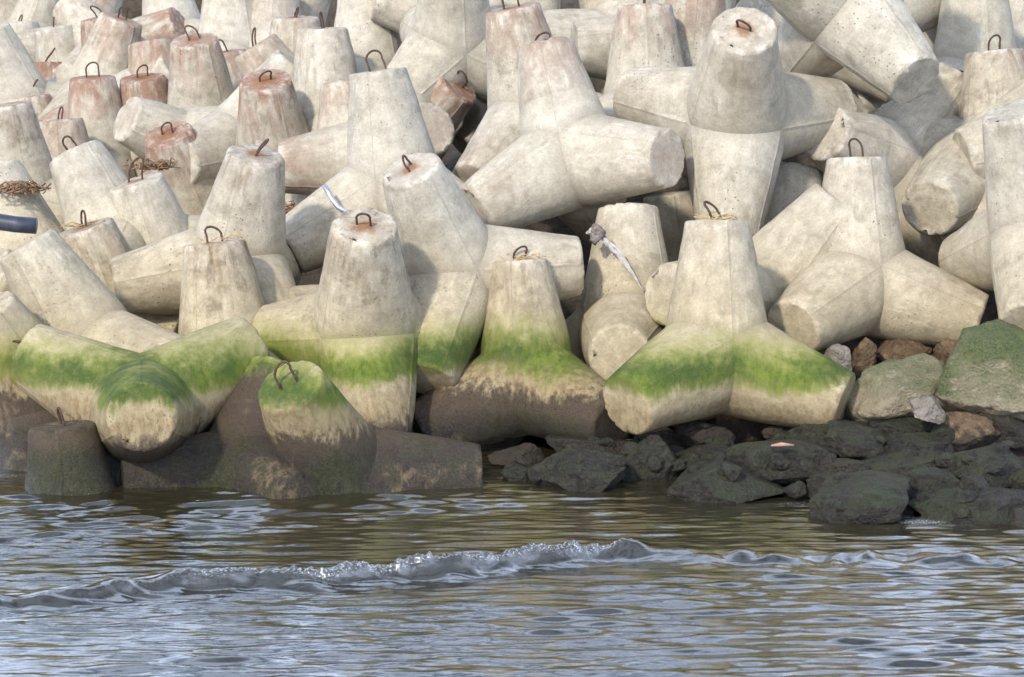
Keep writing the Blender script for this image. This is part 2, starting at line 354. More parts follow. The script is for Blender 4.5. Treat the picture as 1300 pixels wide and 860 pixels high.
UNITS = [
    ((-4.255, 29.979, 0.686), (-0.8748, 0.2832, 0.3931), (0.1316, -0.9797, 0.151), 1, 'low algae-green tetrapod with a dark round leg end facing out, above the water', 0, 0.35, 0.25, [(0, 60)], 0.62),
    ((-3.521, 33.308, 2.01), (0.2148, -0.2466, 0.945), (-0.9807, -0.1133, -0.1593), 0.95, 'tetrapod with an upright hooked leg and a long bare arm sloping down beside it', 0.1, 0.4, 0.3, [(0, 80)], 0),
    ((-1.544, 34.933, 2.808), (-0.1381, 0.0226, 0.9902), (-0.8712, -0.1871, -0.4539), 1, 'pale tetrapod with a bent metal pipe lying over its downward arm', 0.05, 0.15, 0.6, [(0, 10)], 0),
    ((-1.759, 31.309, 1.406), (0.0226, -0.4838, 0.8749), (0.1258, -0.6541, -0.7459), 1, 'stout tetrapod with a rust-spotted top, leaning out above the green-topped leg in the water', 0.1, 0.9, 0.35, [(0, 75)], 0.52),
    ((-0.707, 32.117, 2.053), (-0.3238, -0.3929, 0.8607), (-0.213, -0.6237, -0.7521), 0.97, 'leaning tetrapod with a chalky broken-edged top, one arm reaching to the ragged plastic strip', 0.05, 0.15, 0.6, [(0, 15)], 0.3),
    ((-1.953, 29.412, 0.022), (-0.3027, -0.5602, 0.7711), (0.998, 0.0626, 0.005), 1, 'dark wet tetrapod in the water, its tilted hooked top covered in green algae', 0, 0.3, 0.2, [(0, 20)], 0.72),
    ((-3.1, 29.757, -0.004), (0.2224, 0.5446, 0.8087), (-0.9628, -0.2683, 0.0332), 0.87, 'blackish green tetrapod lying half in the water with one leg end just above the surface', 0, 0.3, 0.1, [], 1.12),
    ((0.192, 31.605, 0.777), (-0.0697, 0.1107, 0.9914), (-0.8891, -0.2715, -0.3684), 0.93, 'standing tetrapod with straw round its hook and a brown stained base', 0.1, 0.5, 0.35, [(0, 10)], 0.8),
    ((2.417, 30.776, 1.219), (0.004, 0.1475, 0.989), (-0.693, -0.6824, -0.2324), 1, 'clean standing tetrapod with straw on top and a wide green band across both legs', 0, 0.2, 0.3, [(0, 0)], 0.12),
    ((1.469, 32.802, 1.206), (-0.0014, 0.3118, 0.9501), (-0.1113, -0.9935, -0.0249), 1, 'light tetrapod with a plain flat top without hook, behind the straw-topped standing tetrapod', 0, 0.1, 0.5, [], 0),
    ((3.506, 34.546, 1.585), (0.139, 0.1943, 0.971), (-0.9669, 0.1147, -0.2278), 1, 'tetrapod with a round-topped upright leg half in shadow, tucked behind the clean standing one', 0, 0.2, 0.45, [], 0),
    ((4.314, 32.544, 1.874), (-0.0207, 0.1192, 0.9926), (-0.611, -0.7482, -0.2586), 0.97, 'broad three-armed tetrapod with a hook on its upright leg, resting above the brown rubble rocks', 0.12, 0.1, 0.4, [(0, 80)], 0),
    ((6.414, 31.667, 2.589), (-0.2941, -0.2029, 0.934), (-0.2255, -0.7711, -0.5954), 1, 'large tetrapod at the edge of the photo, standing above the big mossy boulder', 0, 0.15, 0.35, [], 0),
    ((5.046, 35.333, 3.075), (-0.6355, -0.6857, 0.3549), (0.6017, 0.3096, 0.7363), 0.98, 'tetrapod pinned under the overhanging leg, showing one pale round end and a small hooked horn', 0.05, 0.3, 0.35, [(1, 50)], 0),
    ((4.323, 34.604, 5.262), (0.4961, -0.6519, -0.5735), (-0.3493, 0.7453, -0.568), 1, 'uppermost overhanging tetrapod with a massive leg pointing down to a rough round end', 0, 0.25, 0.45, [], 0),
    ((2.873, 33.987, 3.812), (-0.0037, -0.704, 0.7102), (-0.0762, -0.4324, -0.8985), 1.05, 'tetrapod with a hooked disc top facing out and two arms spread behind it', 0.08, 0.25, 0.4, [(0, 70)], 0),
    ((0.767, 33.858, 3.31), (-0.2211, 0.3433, 0.9128), (0.751, -0.6572, 0.0639), 0.97, 'big tetrapod with a pinkish upright leg and a ribbed arm ending in a round face', 0.5, 0.15, 0.5, [(0, 40)], 0),
    ((0.329, 36.627, 3.618), (-0.2073, -0.0772, 0.9752), (0.9798, -0.138, -0.1445), 1, 'tall reddish-topped tetrapod standing behind the big pinkish-legged one', 0.6, 0.35, 0.5, [(0, 0)], 0),
    ((6.121, 34.932, 3.065), (-0.4915, -0.8418, -0.2233), (0.4607, 0.344, -0.8182), 1, 'tetrapod showing only a small yellowish leg end under the pinned one', 0, 0.3, 0.3, [], 0),
    ((-5.099, 31.86, 1.051), (-0.4943, -0.023, 0.869), (-0.627, -0.2236, -0.7462), 1, 'bare pale tetrapod leg sloping up behind the algae-covered low tetrapod', 0, 0.15, 0.3, [], 0),
    ((-3.467, 31.986, 0.841), (-0.1043, 0.086, 0.9908), (-0.9029, -0.0431, -0.4278), 1, 'stubby upright tetrapod leg with a rust streak and hook, beneath the long bare arm', 0.15, 0.9, 0.35, [(0, 10)], 0),
    ((-4.897, 29.096, -0.897), (-0.0865, 0.0261, 0.9959), (0.019, 0.9337, -0.3576), 1, 'almost black submerged tetrapod leg with a rusty hook standing in the water', 0, 0.4, 0.0, [(0, 20)], 1.3),
    ((-5.509, 31.163, 0.427), (-0.4303, -0.2772, 0.8591), (-0.4261, 0.8425, -0.3296), 1, 'algae-green tetrapod cut off by the side of the photo, above the water', 0, 0.3, 0.2, [], 0.82),
    ((-5.261, 35.694, 1.832), (-0.4378, 0.1809, 0.8807), (-0.3829, 0.6096, -0.6941), 1, 'smooth grey tetrapod leg with a lengthwise seam and a hook, behind the short reed-ringed leg', 0.05, 0.05, 0.4, [(0, 30)], 0),
    ((-4.625, 35.707, 1.358), (-0.2831, -0.1117, 0.9526), (0.0254, 0.9733, -0.2283), 1, 'chalky white tetrapod leg pitted with dark holes, hook on its tilted top', 0.05, 0.2, 0.9, [(0, 60)], 0),
    ((-5.027, 33.976, 0.919), (-0.3014, -0.0817, 0.95), (-0.1183, 0.9443, -0.3072), 1, 'short tetrapod leg with a ring of dry reed around its hook', 0.15, 0.7, 0.3, [(0, 15)], 0),
    ((-4.871, 40.708, 1.801), (-0.2162, -0.4259, 0.8786), (-0.3655, 0.9306, -0.0182), 1, 'tetrapod leg with a red round end ringed in white crust and a hook', 0.9, 0.3, 0.6, [(0, 60)], 0),
    ((-4.295, 41.361, 2.917), (-0.4774, -0.8734, -0.0957), (0.5576, 0.166, -0.8133), 1, 'smooth grey tetrapod arm lying between the red-ended leg and the upright hooked leg', 0.05, 0.1, 0.5, [], 0),
    ((-1.809, 38.631, 2.954), (-0.9912, -0.1116, -0.0711), (0.3755, 0.2249, -0.8991), 1, 'thick tetrapod arm topped in faded red, beside the leg with the bent pipe', 0.5, 0.2, 0.4, [], 0),
    ((-3.574, 40.319, 2.588), (-0.0728, -0.4222, 0.9036), (-0.4845, 0.8748, 0.0008), 1, 'grey tetrapod leg with a crusty red disc top and hook, dark drip below it', 0.8, 0.6, 0.4, [(0, 75)], 0),
    ((-3.258, 42.271, 3.094), (-0.5239, -0.0256, 0.8514), (0.0997, 0.9482, -0.3017), 1, 'grey-blue tetrapod leg with two hooks peeking above the crusty red disc top', 0.4, 0.3, 0.4, [(0, 20)], 0),
    ((-5.071, 43.705, 2.989), (-0.0633, -0.2829, 0.9571), (-0.6046, 0.7808, -0.1575), 1, 'tall grey tetrapod leg with a white-rimmed top and a white drip down its side', 0.6, 0.5, 0.5, [(0, 80)], 0),
    ((-6.166, 45.421, 2.239), (-0.0831, -0.1576, 0.984), (-0.893, -0.121, -0.4336), 1, 'stubby tetrapod leg with dark red hooked top, beside the tall grey white-rimmed leg', 0.9, 0.8, 0.5, [(0, 20)], 0),
    ((-6.01, 45.827, 2.812), (-0.1736, 0.1442, 0.9742), (-0.8146, 0.2484, -0.5241), 1, 'pinkish streaked tetrapod leg behind the stubby dark red top', 0.8, 0.3, 0.6, [], 0),
    ((-7.409, 46.925, 3.254), (0.3351, -0.063, 0.9401), (-0.7489, 0.6612, -0.0433), 1, 'long cream tetrapod leg leaning inward with a hook and a pink-stained top', 0.6, 0.5, 0.6, [(0, 30)], 0),
    ((-8.706, 49.568, 2.267), (-0.0349, 0.0967, 0.9947), (0.01, 0.9061, -0.4229), 1, 'tetrapod leg stained brick red down its face with a hook on its flat top', 1.0, 0.8, 0.7, [(0, 10)], 0),
    ((-8.414, 50.756, 2.914), (-0.2238, 0.0431, 0.9737), (0.0534, 0.9271, -0.3711), 1, 'small grey tetrapod leg with a thin hook beyond the brick red stained leg', 0.1, 0.2, 0.4, [(0, 10)], 0),
    ((-9.748, 53.121, 2.914), (-0.0872, 0.1459, 0.9855), (0.0291, 0.884, -0.4666), 1, 'small whitish tetrapod leg with a hook at the far corner of the pile', 0.1, 0.2, 0.7, [(0, 30)], 0),
    ((-7.016, 46.269, 3.026), (-0.5995, -0.7829, -0.1667), (0.3551, 0.3394, -0.8711), 1, 'pinkish tetrapod arm lying flat below the brick red stained leg', 0.7, 0.1, 0.5, [], 0),
    ((-7.638, 41.18, 2.001), (-0.1364, -0.0557, 0.9891), (-0.2985, 0.8964, -0.3277), 1, 'dark lichen-blackened tetrapod leg with a worn top at the side of the photo', 0.2, 1.0, 0.0, [], 0),
    ((-8.599, 46.476, 3.082), (-0.3312, -0.114, 0.9367), (-0.6201, 0.6031, -0.5017), 1, 'plain light grey tetrapod leg leaning in from the edge beyond the dark lichened one', 0.05, 0.1, 0.5, [], 0),
    ((-4.854, 42.352, 2.662), (-0.7569, -0.4924, 0.4297), (-0.0585, -0.1, -0.9933), 1, 'rounded grey tetrapod arm end below the stubby dark red top', 0.1, 0.1, 0.5, [], 0),
    ((-7.658, 50.713, 3.842), (0.8646, -0.2377, 0.4427), (-0.5749, 0.5071, 0.6421), 1, 'small tetrapod leg tipped with a red-brown end, behind the tall grey white-rimmed leg', 0.9, 0.3, 0.7, [], 0),
    ((-4.887, 46.284, 3.98), (-0.0349, 0.0967, 0.9947), (-0.5953, 0.6835, -0.4224), 1, 'wide pinkish white tetrapod leg rising out of the photo beyond the white-rimmed one', 0.4, 0.2, 0.9, [], 0),
    ((-2.846, 40.767, 3.174), (-0.0345, -0.0037, 0.9994), (-0.9307, -0.0036, -0.3657), 1, 'white streaked tetrapod leg with a dark stubby hook on its flat top', 0.1, 0.5, 0.9, [(0, 85)], 0),
    ((-4.175, 46.164, 3.719), (0.0349, 0.1464, 0.9886), (-0.0116, 0.8839, -0.4676), 1, 'pale tetrapod leg between the wide pinkish white one and the white streaked one', 0.3, 0.1, 0.6, [], 0),
    ((-2.301, 42.218, 3.831), (-0.0349, 0.0967, 0.9947), (-0.7112, 0.5672, -0.4152), 1, 'white tetrapod leg running off the top, beside the white streaked leg with the stubby hook', 0.05, 0.1, 0.9, [], 0),
    ((-0.89, 39.978, 4.519), (0.0279, -0.4764, 0.8788), (-0.313, 0.9394, 0.1399), 1, 'thick blue-grey pitted tetrapod leg running off the top behind the rust-ended leg', 0.1, 0.15, 0.45, [], 0),
    ((-0.586, 41.94, 4.82), (-0.9611, -0.0612, 0.2694), (0.1513, 0.8501, -0.5043), 1, 'tetrapod arm with a sharp shadowed corner pointing sideways near the top', 0.05, 0.15, 0.5, [], 0),
    ((-1.876, 40.009, 2.96), (0.6636, -0.3576, 0.657), (-0.5018, 0.7599, 0.4132), 1, 'short tetrapod leg tilted sideways with a rust red end and hook', 0.9, 0.4, 0.6, [(0, 45)], 0),
    ((1.876, 36.424, 3.619), (-0.0349, 0.0967, 0.9947), (0.01, 0.9061, -0.4229), 1, 'upright tetrapod leg with a centre seam and red-rimmed top at the top of the photo', 0.5, 0.4, 0.6, [(0, 0)], 0),
    ((2.485, 38.946, 4.532), (-0.9887, -0.1484, 0.022), (0.1967, 0.8687, -0.4546), 1, 'small shaded tetrapod leg end lying behind the seamed upright leg', 0.05, 0.2, 0.35, [], 0),
    ((6.549, 37.449, 4.112), (-0.0342, -0.0544, 0.9979), (-0.1587, 0.9444, -0.288), 1, 'broad plain grey tetrapod leg behind the small hooked horn', 0, 0.05, 0.45, [], 0),
    ((6.262, 38.462, 5.615), (-0.7094, -0.5674, -0.4181), (0.2883, 0.7048, -0.6482), 1, 'tetrapod arm with ribbed casting lines passing behind the massive overhanging leg', 0, 0.1, 0.5, [], 0),
    ((6.534, 35.026, 3.053), (-0.087, 0.0963, 0.9915), (-0.7864, 0.4267, -0.4466), 1, 'mottled tetrapod leg with a hook and chipped rim behind the large edge tetrapod', 0.15, 0.6, 0.5, [(0, 60)], 0),
    ((7.384, 34.395, 3.7), (-0.9611, -0.1366, -0.2401), (0.5765, -0.2463, -0.7791), 1, 'tetrapod whose slanted leg end pokes out beneath the mottled hooked leg', 0, 0.1, 0.4, [], 0),
    ((6.946, 34.306, 2.969), (-0.8181, -0.1334, -0.5594), (0.7986, 0.0941, -0.5945), 1, 'tetrapod arm seen low between the three-armed tetrapod and the large edge tetrapod', 0, 0.1, 0.35, [], 0),
    ((2.458, 37.417, 3.899), (0.0854, -0.0549, 0.9948), (-0.012, 0.9596, -0.2811), 1, 'reddish stained tetrapod leg rising behind the disc-topped tetrapod', 0.7, 0.2, 0.5, [], 0),
    ((-3.017, 33.476, 1.005), (0.3849, -0.9203, -0.0706), (0.7301, 0.6519, 0.2049), 1, 'mossy tetrapod leg lying behind the green-topped leg in the water', 0, 0.3, 0.2, [], 0.3),
    ((-5.498, 34.273, 1.218), (0.8471, -0.521, -0.1049), (0.1642, 0.7871, 0.5946), 1, 'dark shaded tetrapod leg lying beneath the long bare arm', 0, 0.2, 0.25, [], 0),
    ((-1.475, 33.371, 1.136), (-0.8843, -0.4269, 0.1889), (-0.0758, 0.5785, -0.8122), 1, 'tetrapod arm with a rounded worn end beside the stout rust-spotted tetrapod', 0, 0.2, 0.35, [], 0),
    ((-2.305, 38.899, 2.447), (-0.0872, 0.1459, 0.9855), (-0.7843, 0.4073, -0.4679), 1, 'thin slice of a red-patched tetrapod leg behind the one with the bent pipe', 0.6, 0.1, 0.6, [], 0),
    ((-6.567, 36.231, 1.497), (-0.3746, 0.1358, 0.9172), (-0.6966, 0.2251, -0.6813), 1, 'white tetrapod leg at the side of the photo above the dark pipe', 0, 0.1, 0.8, [], 0),
    ((2.448, 35.831, 1.113), (-0.1728, 0.0446, 0.984), (0.0412, 0.9267, -0.3735), 1, 'deeply shaded tetrapod leg in the gap below the disc-topped tetrapod', 0, 0.3, 0.2, [], 0),
    ((3.075, 32.656, 1.627), (-0.7581, -0.6352, 0.1476), (-0.3586, 0.9267, -0.1119), 1, 'tetrapod showing one round pale leg end beside the clean standing one', 0, 0.15, 0.45, [], 0.1),
    ((-10.19, 55.649, 3.92), (-0.3812, -0.0861, 0.9205), (0.046, 0.9665, -0.2527), 1, 'pale tetrapod at the hazy far back of the pile, mostly hidden behind others', 0.6, 0.5, 0.41, [(0, 77)], 0),
    ((-9.923, 54.492, 3.859), (0.2984, -0.1227, 0.9465), (-0.0237, 0.9756, -0.2182), 1, 'pale tetrapod at the hazy far back of the pile, mostly hidden behind others', 0.1, 0.12, 0.46, [(0, 1)], 0),
    ((-8.65, 52.786, 3.873), (0.3895, 0.0553, 0.9194), (-0.1004, 0.9214, -0.3754), 1, 'pale tetrapod at the hazy far back of the pile, mostly hidden behind others', 0.6, 0.43, 0.55, [(0, 26)], 0),
    ((-6.469, 51.013, 4.086), (-0.1714, 0.3007, 0.9382), (0.0833, 0.7987, -0.596), 1, 'pale tetrapod at the hazy far back of the pile, mostly hidden behind others', 0.3, 0.11, 0.55, [], 0),
    ((-4.162, 47.394, 4.152), (0.4429, -0.0903, 0.892), (-0.0535, 0.967, -0.2492), 1, 'pale tetrapod at the hazy far back of the pile, mostly hidden behind others', 0.3, 0.39, 0.46, [], 0),
    ((0.228, 43.467, 3.893), (-0.2924, -0.3109, 0.9044), (-0.0376, 0.9986, -0.0374), 1, 'pale tetrapod at the hazy far back of the pile, mostly hidden behind others', 0.3, 0.4, 0.56, [(0, 76)], 0),
    ((0.075, 41.206, 4.542), (0.2059, 0.2803, 0.9376), (-0.0961, 0.8111, -0.577), 1, 'pale tetrapod at the very top of the pile, mostly hidden behind others', 0.1, 0.22, 0.47, [], 0),
    ((1.828, 41.433, 4.37), (-0.3224, -0.0014, 0.9466), (0.0645, 0.9422, -0.3288), 1, 'pale tetrapod at the very top of the pile, mostly hidden behind others', 0.3, 0.49, 0.45, [], 0),
    ((1.547, 41.181, 4.42), (0.4694, 0.1491, 0.8703), (-0.1653, 0.8803, -0.4446), 1, 'pale tetrapod at the very top of the pile, mostly hidden behind others', 0.1, 0.32, 0.74, [], 0),
    ((4.922, 41.028, 4.705), (0.3869, 0.272, 0.8811), (-0.1805, 0.815, -0.5506), 1, 'pale tetrapod at the very top of the pile, mostly hidden behind others', 0.0, 0.21, 0.61, [], 0),
    ((6.471, 41.517, 4.276), (-0.0513, -0.0545, 0.9972), (0.0072, 0.9596, -0.2814), 1, 'pale tetrapod at the very top of the pile, mostly hidden behind others', 0.0, 0.14, 0.46, [], 0),
    ((7.706, 41.304, 4.593), (0.2921, 0.1004, 0.9511), (-0.0864, 0.9037, -0.4193), 1, 'pale tetrapod at the very top of the pile, mostly hidden behind others', 0.3, 0.31, 0.78, [], 0),
    ((-7.06, 45.055, 2.227), (-0.0342, -0.0544, 0.9979), (-0.8763, 0.3356, -0.3457), 1, 'small upright tetrapod leg with a pink stained hooked top, beside the long cream one', 0.9, 0.4, 0.6, [(0, 40)], 0),
    ((-4.697, 45.32, 2.657), (-0.1364, -0.0557, 0.9891), (0.0192, 0.9597, -0.2803), 1, 'narrow pale tetrapod leg with a reddish top, to the far side of the white-rimmed one', 0.7, 0.3, 0.8, [(0, 60)], 0),
    ((-8.265, 46.13, 1.848), (-0.1033, -0.0044, 0.9946), (0.0197, 0.9441, -0.3289), 1, 'small tetrapod leg with a hook, below the brick red stained leg near the edge', 0.6, 0.5, 0.4, [(0, 5)], 0),
    ((-7.331, 43.585, 1.594), (-0.0867, 0.0463, 0.9952), (0.0207, 0.9263, -0.3762), 1, 'small tetrapod leg with a thin hook just above the smooth grey seamed leg', 0.5, 0.4, 0.5, [(0, 30)], 0),
    ((-3.53, 43.391, 3.278), (0.0, -0.0543, 0.9985), (-0.0, 0.9595, -0.2816), 1, 'pale tetrapod leg with a hook standing just behind the white streaked leg', 0.3, 0.3, 0.8, [(0, 15)], 0),
    ((-7.362, 49.436, 3.146), (-0.1701, -0.0565, 0.9838), (0.024, 0.9598, -0.2795), 1, 'tiny far tetrapod leg with a rusty hooked top near the top corner', 1.0, 0.3, 0.7, [(0, 50)], 0),
]
cnt = 0
for (c, a, b, sc, label, red, streak, white, loops, low) in UNITS:
    a, b = Vector(a), Vector(b)
    root = bpy.data.objects.new('tetrapod', None); C.objects.link(root)
    root.location = c; root.rotation_mode = 'QUATERNION'; root.rotation_quaternion = frame(a, b).to_quaternion(); root.scale = (sc, sc, sc)
    root.empty_display_size = .3
    tag(root, label, 'tetrapod', 'concrete tetrapods piled in the breakwater')
    la = dict(loops)
    for i in range(4):
        lg = link('leg', LEGS[(cnt * 3 + i * 2) % len(LEGS)], None, root)
        lg.rotation_mode = 'QUATERNION'; lg.rotation_quaternion = LEGROT[i]
        lg.color = (red if i in la or i == 0 else red * .3, streak, white, 1. if i in la else 0.)
        lg.pass_index = int(low * 100)
        if i in la:
            lp = link('lifting_loop', LOOPS[cnt % len(LOOPS)], None, lg, (0, 0, LEG - .004))
            lp.rotation_euler = (0, 0, R(la[i]))
    cnt += 1

# ---------------------------------------------------------------- ground under the pile
cen = np.array([u[0] for u in UNITS])
def ground_mesh():
    xs = np.concatenate([[-400, -120, -50, -25, -16], np.arange(-12, 12.01, .16), [16, 25, 50, 120, 400]])
    ys = np.concatenate([[-300, -60, 0, 15, 22], np.arange(26, 62, .2), [66, 75, 100, 200, 600]])
    X, Y = np.meshgrid(xs, ys)
    W = np.zeros_like(X); Z = np.zeros_like(X)
    for c in cen:
        d2 = (X - c[0]) ** 2 + (Y - c[1]) ** 2
        wt = np.exp(-d2 / (2 * 1.5 ** 2)) * math.exp(-.7 * c[2]) + 1e-12 * 0
        W += wt; Z += wt * (c[2] - 1.25)
    slope = np.clip((Y - 31.5) * .27 - .9, -1.6, 6.)
    base = 4e-3
    Z = (Z + base * slope) / (W + base)
    sea = 1 / (1 + np.exp(-(Y - 29.6) * 3))
    Z = Z * sea + (-1.4) * (1 - sea)
    Z = np.where(Y < 28.5, -1.4, Z)
    V = []
    for x, y, z in zip(X.ravel(), Y.ravel(), Z.ravel()):
        q = Vector((x, y, z))
        if abs(x) < 13 and 26 < y < 62: z += (noise.fractal(q * 1.3, 1, 2, 4)) * .16 - abs(noise.noise(q * 2.6)) * .12
        V.append((x, y, z))
    nx = len(xs)
    Fc = [(j * nx + i, j * nx + i + 1, (j + 1) * nx + i + 1, (j + 1) * nx + i) for j in range(len(ys) - 1) for i in range(nx - 1)]
    return mesh('ground', V, Fc)
gr = link('ground', ground_mesh(), rock_mat('rubble_ground', True, (.050, .038, .027), (.085, .066, .046), 0)); tag(gr, kind='structure')

# ---------------------------------------------------------------- rocks
def rock_mesh(seed, sx, sy, sz, cuts=15, rough=.10, sub=5):
    rnd = random.Random(seed); bm = bmesh.new(); bmesh.ops.create_icosphere(bm, subdivisions=sub, radius=1.)
    pl = []
    for k in range(cuts):
        n_ = Vector((rnd.gauss(0, 1), rnd.gauss(0, 1), rnd.gauss(0, .8))).normalized(); pl.append((n_, rnd.uniform(.55, .85)))
    off = Vector((seed * 3.1, seed * 1.7, seed * .9))
    for v in bm.verts:
        p = v.co.copy()
        for n_, h in pl:
            k = p.dot(n_) - h
            if k > 0: p -= n_ * k * .97
        d = noise.fractal(p * 1.5 + off, 1, 2, 5) * rough + abs(noise.noise(p * 3.2 + off)) * rough * .8 - noise.noise(p * 7 + off) * rough * .30 + noise.fractal(p * 14 + off, .8, 2, 3) * rough * .16
        p *= 1 + d
        v.co = Vector((p.x * sx, p.y * sy, p.z * sz))
    me = bpy.data.meshes.new('rock'); bm.to_mesh(me); bm.free(); me.shade_smooth(); return me
def rock(name, x0, x1, y0, y1, d, mat, label, group=None, seed=0, deep=.85, rz=0., tilt=0., cat='rock', cuts=15, rough=.10):
    """a boulder that spans the given photo extents at distance d"""
    ce = at((x0 + x1) / 2, (y0 + y1) / 2, d)
    sx = (x1 - x0) / 2 * d / F * (1.26 if mat is DARKROCK else 1.10); sz = (y1 - y0) / 2 * d / F * (1.16 if mat is DARKROCK else 1.3)
    o = link(name, rock_mesh(seed, sx, max(sx * deep, sz * .8), sz, cuts, rough), mat, None, ce)
    o.rotation_euler = (R(rnd_rock.uniform(-6, 6)), R(tilt), R(rz))
    tag(o, label, cat, group); return o
rnd_rock = random.Random(3)
DG = 'dark wet rocks along the waterline'
ROCKS = [
    (675, 805, 572, 626, 29.9, 'd', 0, 'long dark wet rock at the end of the bank near the tetrapod arm'),
    (694, 812, 553, 592, 30.9, 'd', 0, 'flat-topped dark rock under the round leg end of the brown stained tetrapod'),
    (618, 702, 565, 604, 31.0, 'b', 8, 'dark brown wedge of rock under the brown stained standing tetrapod'),
    (636, 684, 588, 616, 30.2, 'd', 0, 'small black rock in the water at the tip of the rock bank'),
    (792, 862, 562, 624, 30.2, 'd', -6, 'dark rock wedged between two longer rocks by the water'),
    (838, 990, 588, 640, 29.4, 'd', 2, 'low broad greenish dark rock at the water edge under the clean standing tetrapod'),
    (858, 948, 563, 598, 30.3, 'd', 0, 'dark rock with a pale green sheen behind the low broad rock'),
    (812, 870, 545, 575, 31.0, 'd', 0, 'small dark rock in the shadow below the clean standing tetrapod'),
    (862, 925, 536, 574, 30.9, 'd', 10, 'upright dark rock in front of the pinkish rock'),
    (893, 978, 513, 560, 31.6, 'b', 0, 'pinkish brown rock showing between the two legs of the clean standing tetrapod'),
    (902, 1050, 562, 612, 29.9, 'd', 0, 'dark rock with a piece of driftwood lying on it'),
    (968, 1010, 538, 566, 31.0, 'b', 0, 'small reddish brown rock under the leg of the clean standing tetrapod'),
    (985, 1098, 534, 578, 30.7, 'd', -3, 'dark greenish rock directly below the end of the clean tetrapod leg'),
    (1040, 1135, 545, 590, 30.2, 'd', 0, 'rounded blackish rock next to the driftwood'),
    (1088, 1192, 524, 568, 30.8, 'd', 4, 'purplish dark rock under the mossy slab'),
    (1118, 1200, 548, 596, 30.1, 'd', 0, 'brown-black rock in the middle of the rock bank'),
    (1176, 1264, 530, 578, 30.4, 'b', 0, 'dark rock with a tan lichen crust below the big mossy boulder'),
    (1225, 1330, 516, 574, 30.6, 'd', 0, 'purple-black rock under the big mossy boulder at the side'),
    (1036, 1112, 586, 622, 29.4, 'd', 0, 'smooth dark rock behind the largest wet rock'),
    (1024, 1082, 602, 638, 29.0, 'd', 0, 'small pointed black rock touching the side of the largest wet rock'),
    (998, 1026, 612, 634, 28.95, 'd', 0, 'smallest black rock standing in the water'),
    (1086, 1205, 574, 606, 29.5, 'd', -10, 'long slanting black slab on the rock bank'),
    (1190, 1305, 570, 624, 29.2, 'd', -8, 'bluish black ribbed rock sloping up out of the rock bank'),
    (1024, 1168, 606, 666, 28.35, 'd', 0, 'largest wet rock, a black rounded mound standing out in the water'),
    (1142, 1226, 598, 655, 28.75, 'd', 0, 'greenish dark rock just behind the largest wet rock'),
    (1162, 1325, 618, 670, 28.3, 'd', -4, 'wide low dark rock at the water edge near the side of the photo'),
    (1275, 1345, 588, 640, 28.9, 'd', 0, 'dark rock cut off by the side of the photo above the water'),
    (1205, 1262, 656, 672, 27.9, 'd', 0, 'thin flat rock awash in the shallow water'),
    (1268, 1340, 646, 678, 27.9, 'd', 0, 'wet dark rock awash at the side of the photo'),
    (1168, 1350, 424, 542, 30.7, 'm', -20, 'big boulder with green moss on top and a rough tan face'),
    (1076, 1206, 456, 540, 31.0, 'm', -3, 'flat slab of pale rock with a mossy green top'),
    (1152, 1205, 508, 536, 30.1, 'g', 0, 'small tan stone lying between the mossy slab and the big mossy boulder'),
    (1106, 1186, 428, 476, 32.6, 'b', 0, 'orange brown rock in the hollow under the three-armed tetrapod'),
    (1182, 1240, 425, 466, 32.4, 'b', 0, 'smaller brown rock beside the orange brown one in the hollow'),
    (1045, 1088, 444, 480, 31.6, 'g', 0, 'small grey stone beside the end of the clean tetrapod leg'),
    (1080, 1118, 430, 476, 32.2, 'b', 15, 'dark narrow rock leaning behind the small grey stone'),
]
for k, (x0, x1, y0, y1, d, m, tilt, label) in enumerate(ROCKS):
    rock('rock', x0, x1, y0, y1, d, {'d': DARKROCK, 'b': BROWNROCK, 'm': MOSSROCK, 'g': GREYROCK}[m], label,
         DG if m == 'd' else None, 11 + k * 7, .85, rnd_rock.uniform(-25, 25), tilt)

bpy.context.view_layer.update()
dg = bpy.context.evaluated_depsgraph_get()
for k in range(46):                     # small stones lying on and between the larger ones
    px_ = rnd_rock.uniform(640, 1300); py_ = rnd_rock.uniform(535, 600 if px_ < 980 else 655)
    w_ = rnd_rock.uniform(8, 20)
    hit, loc, nrm, ix, ob, mx = S.ray_cast(dg, CAM, (at(px_, py_, 30) - CAM).normalized())
    if not hit or not (ob.name.startswith('rock') or ob.name == 'ground') or loc.z < .02 or nrm.z < .15: continue
    r_ = w_ * 30 / F
    o = link('rock', rock_mesh(500 + k * 3, r_, r_ * rnd_rock.uniform(.7, 1.1), r_ * rnd_rock.uniform(.5, .8), 13, .10, 4), DARKROCK, None, loc + Vector((0, 0, -r_ * .1)))
    o.rotation_euler = (R(rnd_rock.uniform(-15, 15)), R(rnd_rock.uniform(-15, 15)), R(rnd_rock.uniform(0, 180)))
    tag(o, 'small dark stone lying on or between the larger wet rocks', 'rock', 'small stones among the wet rocks')

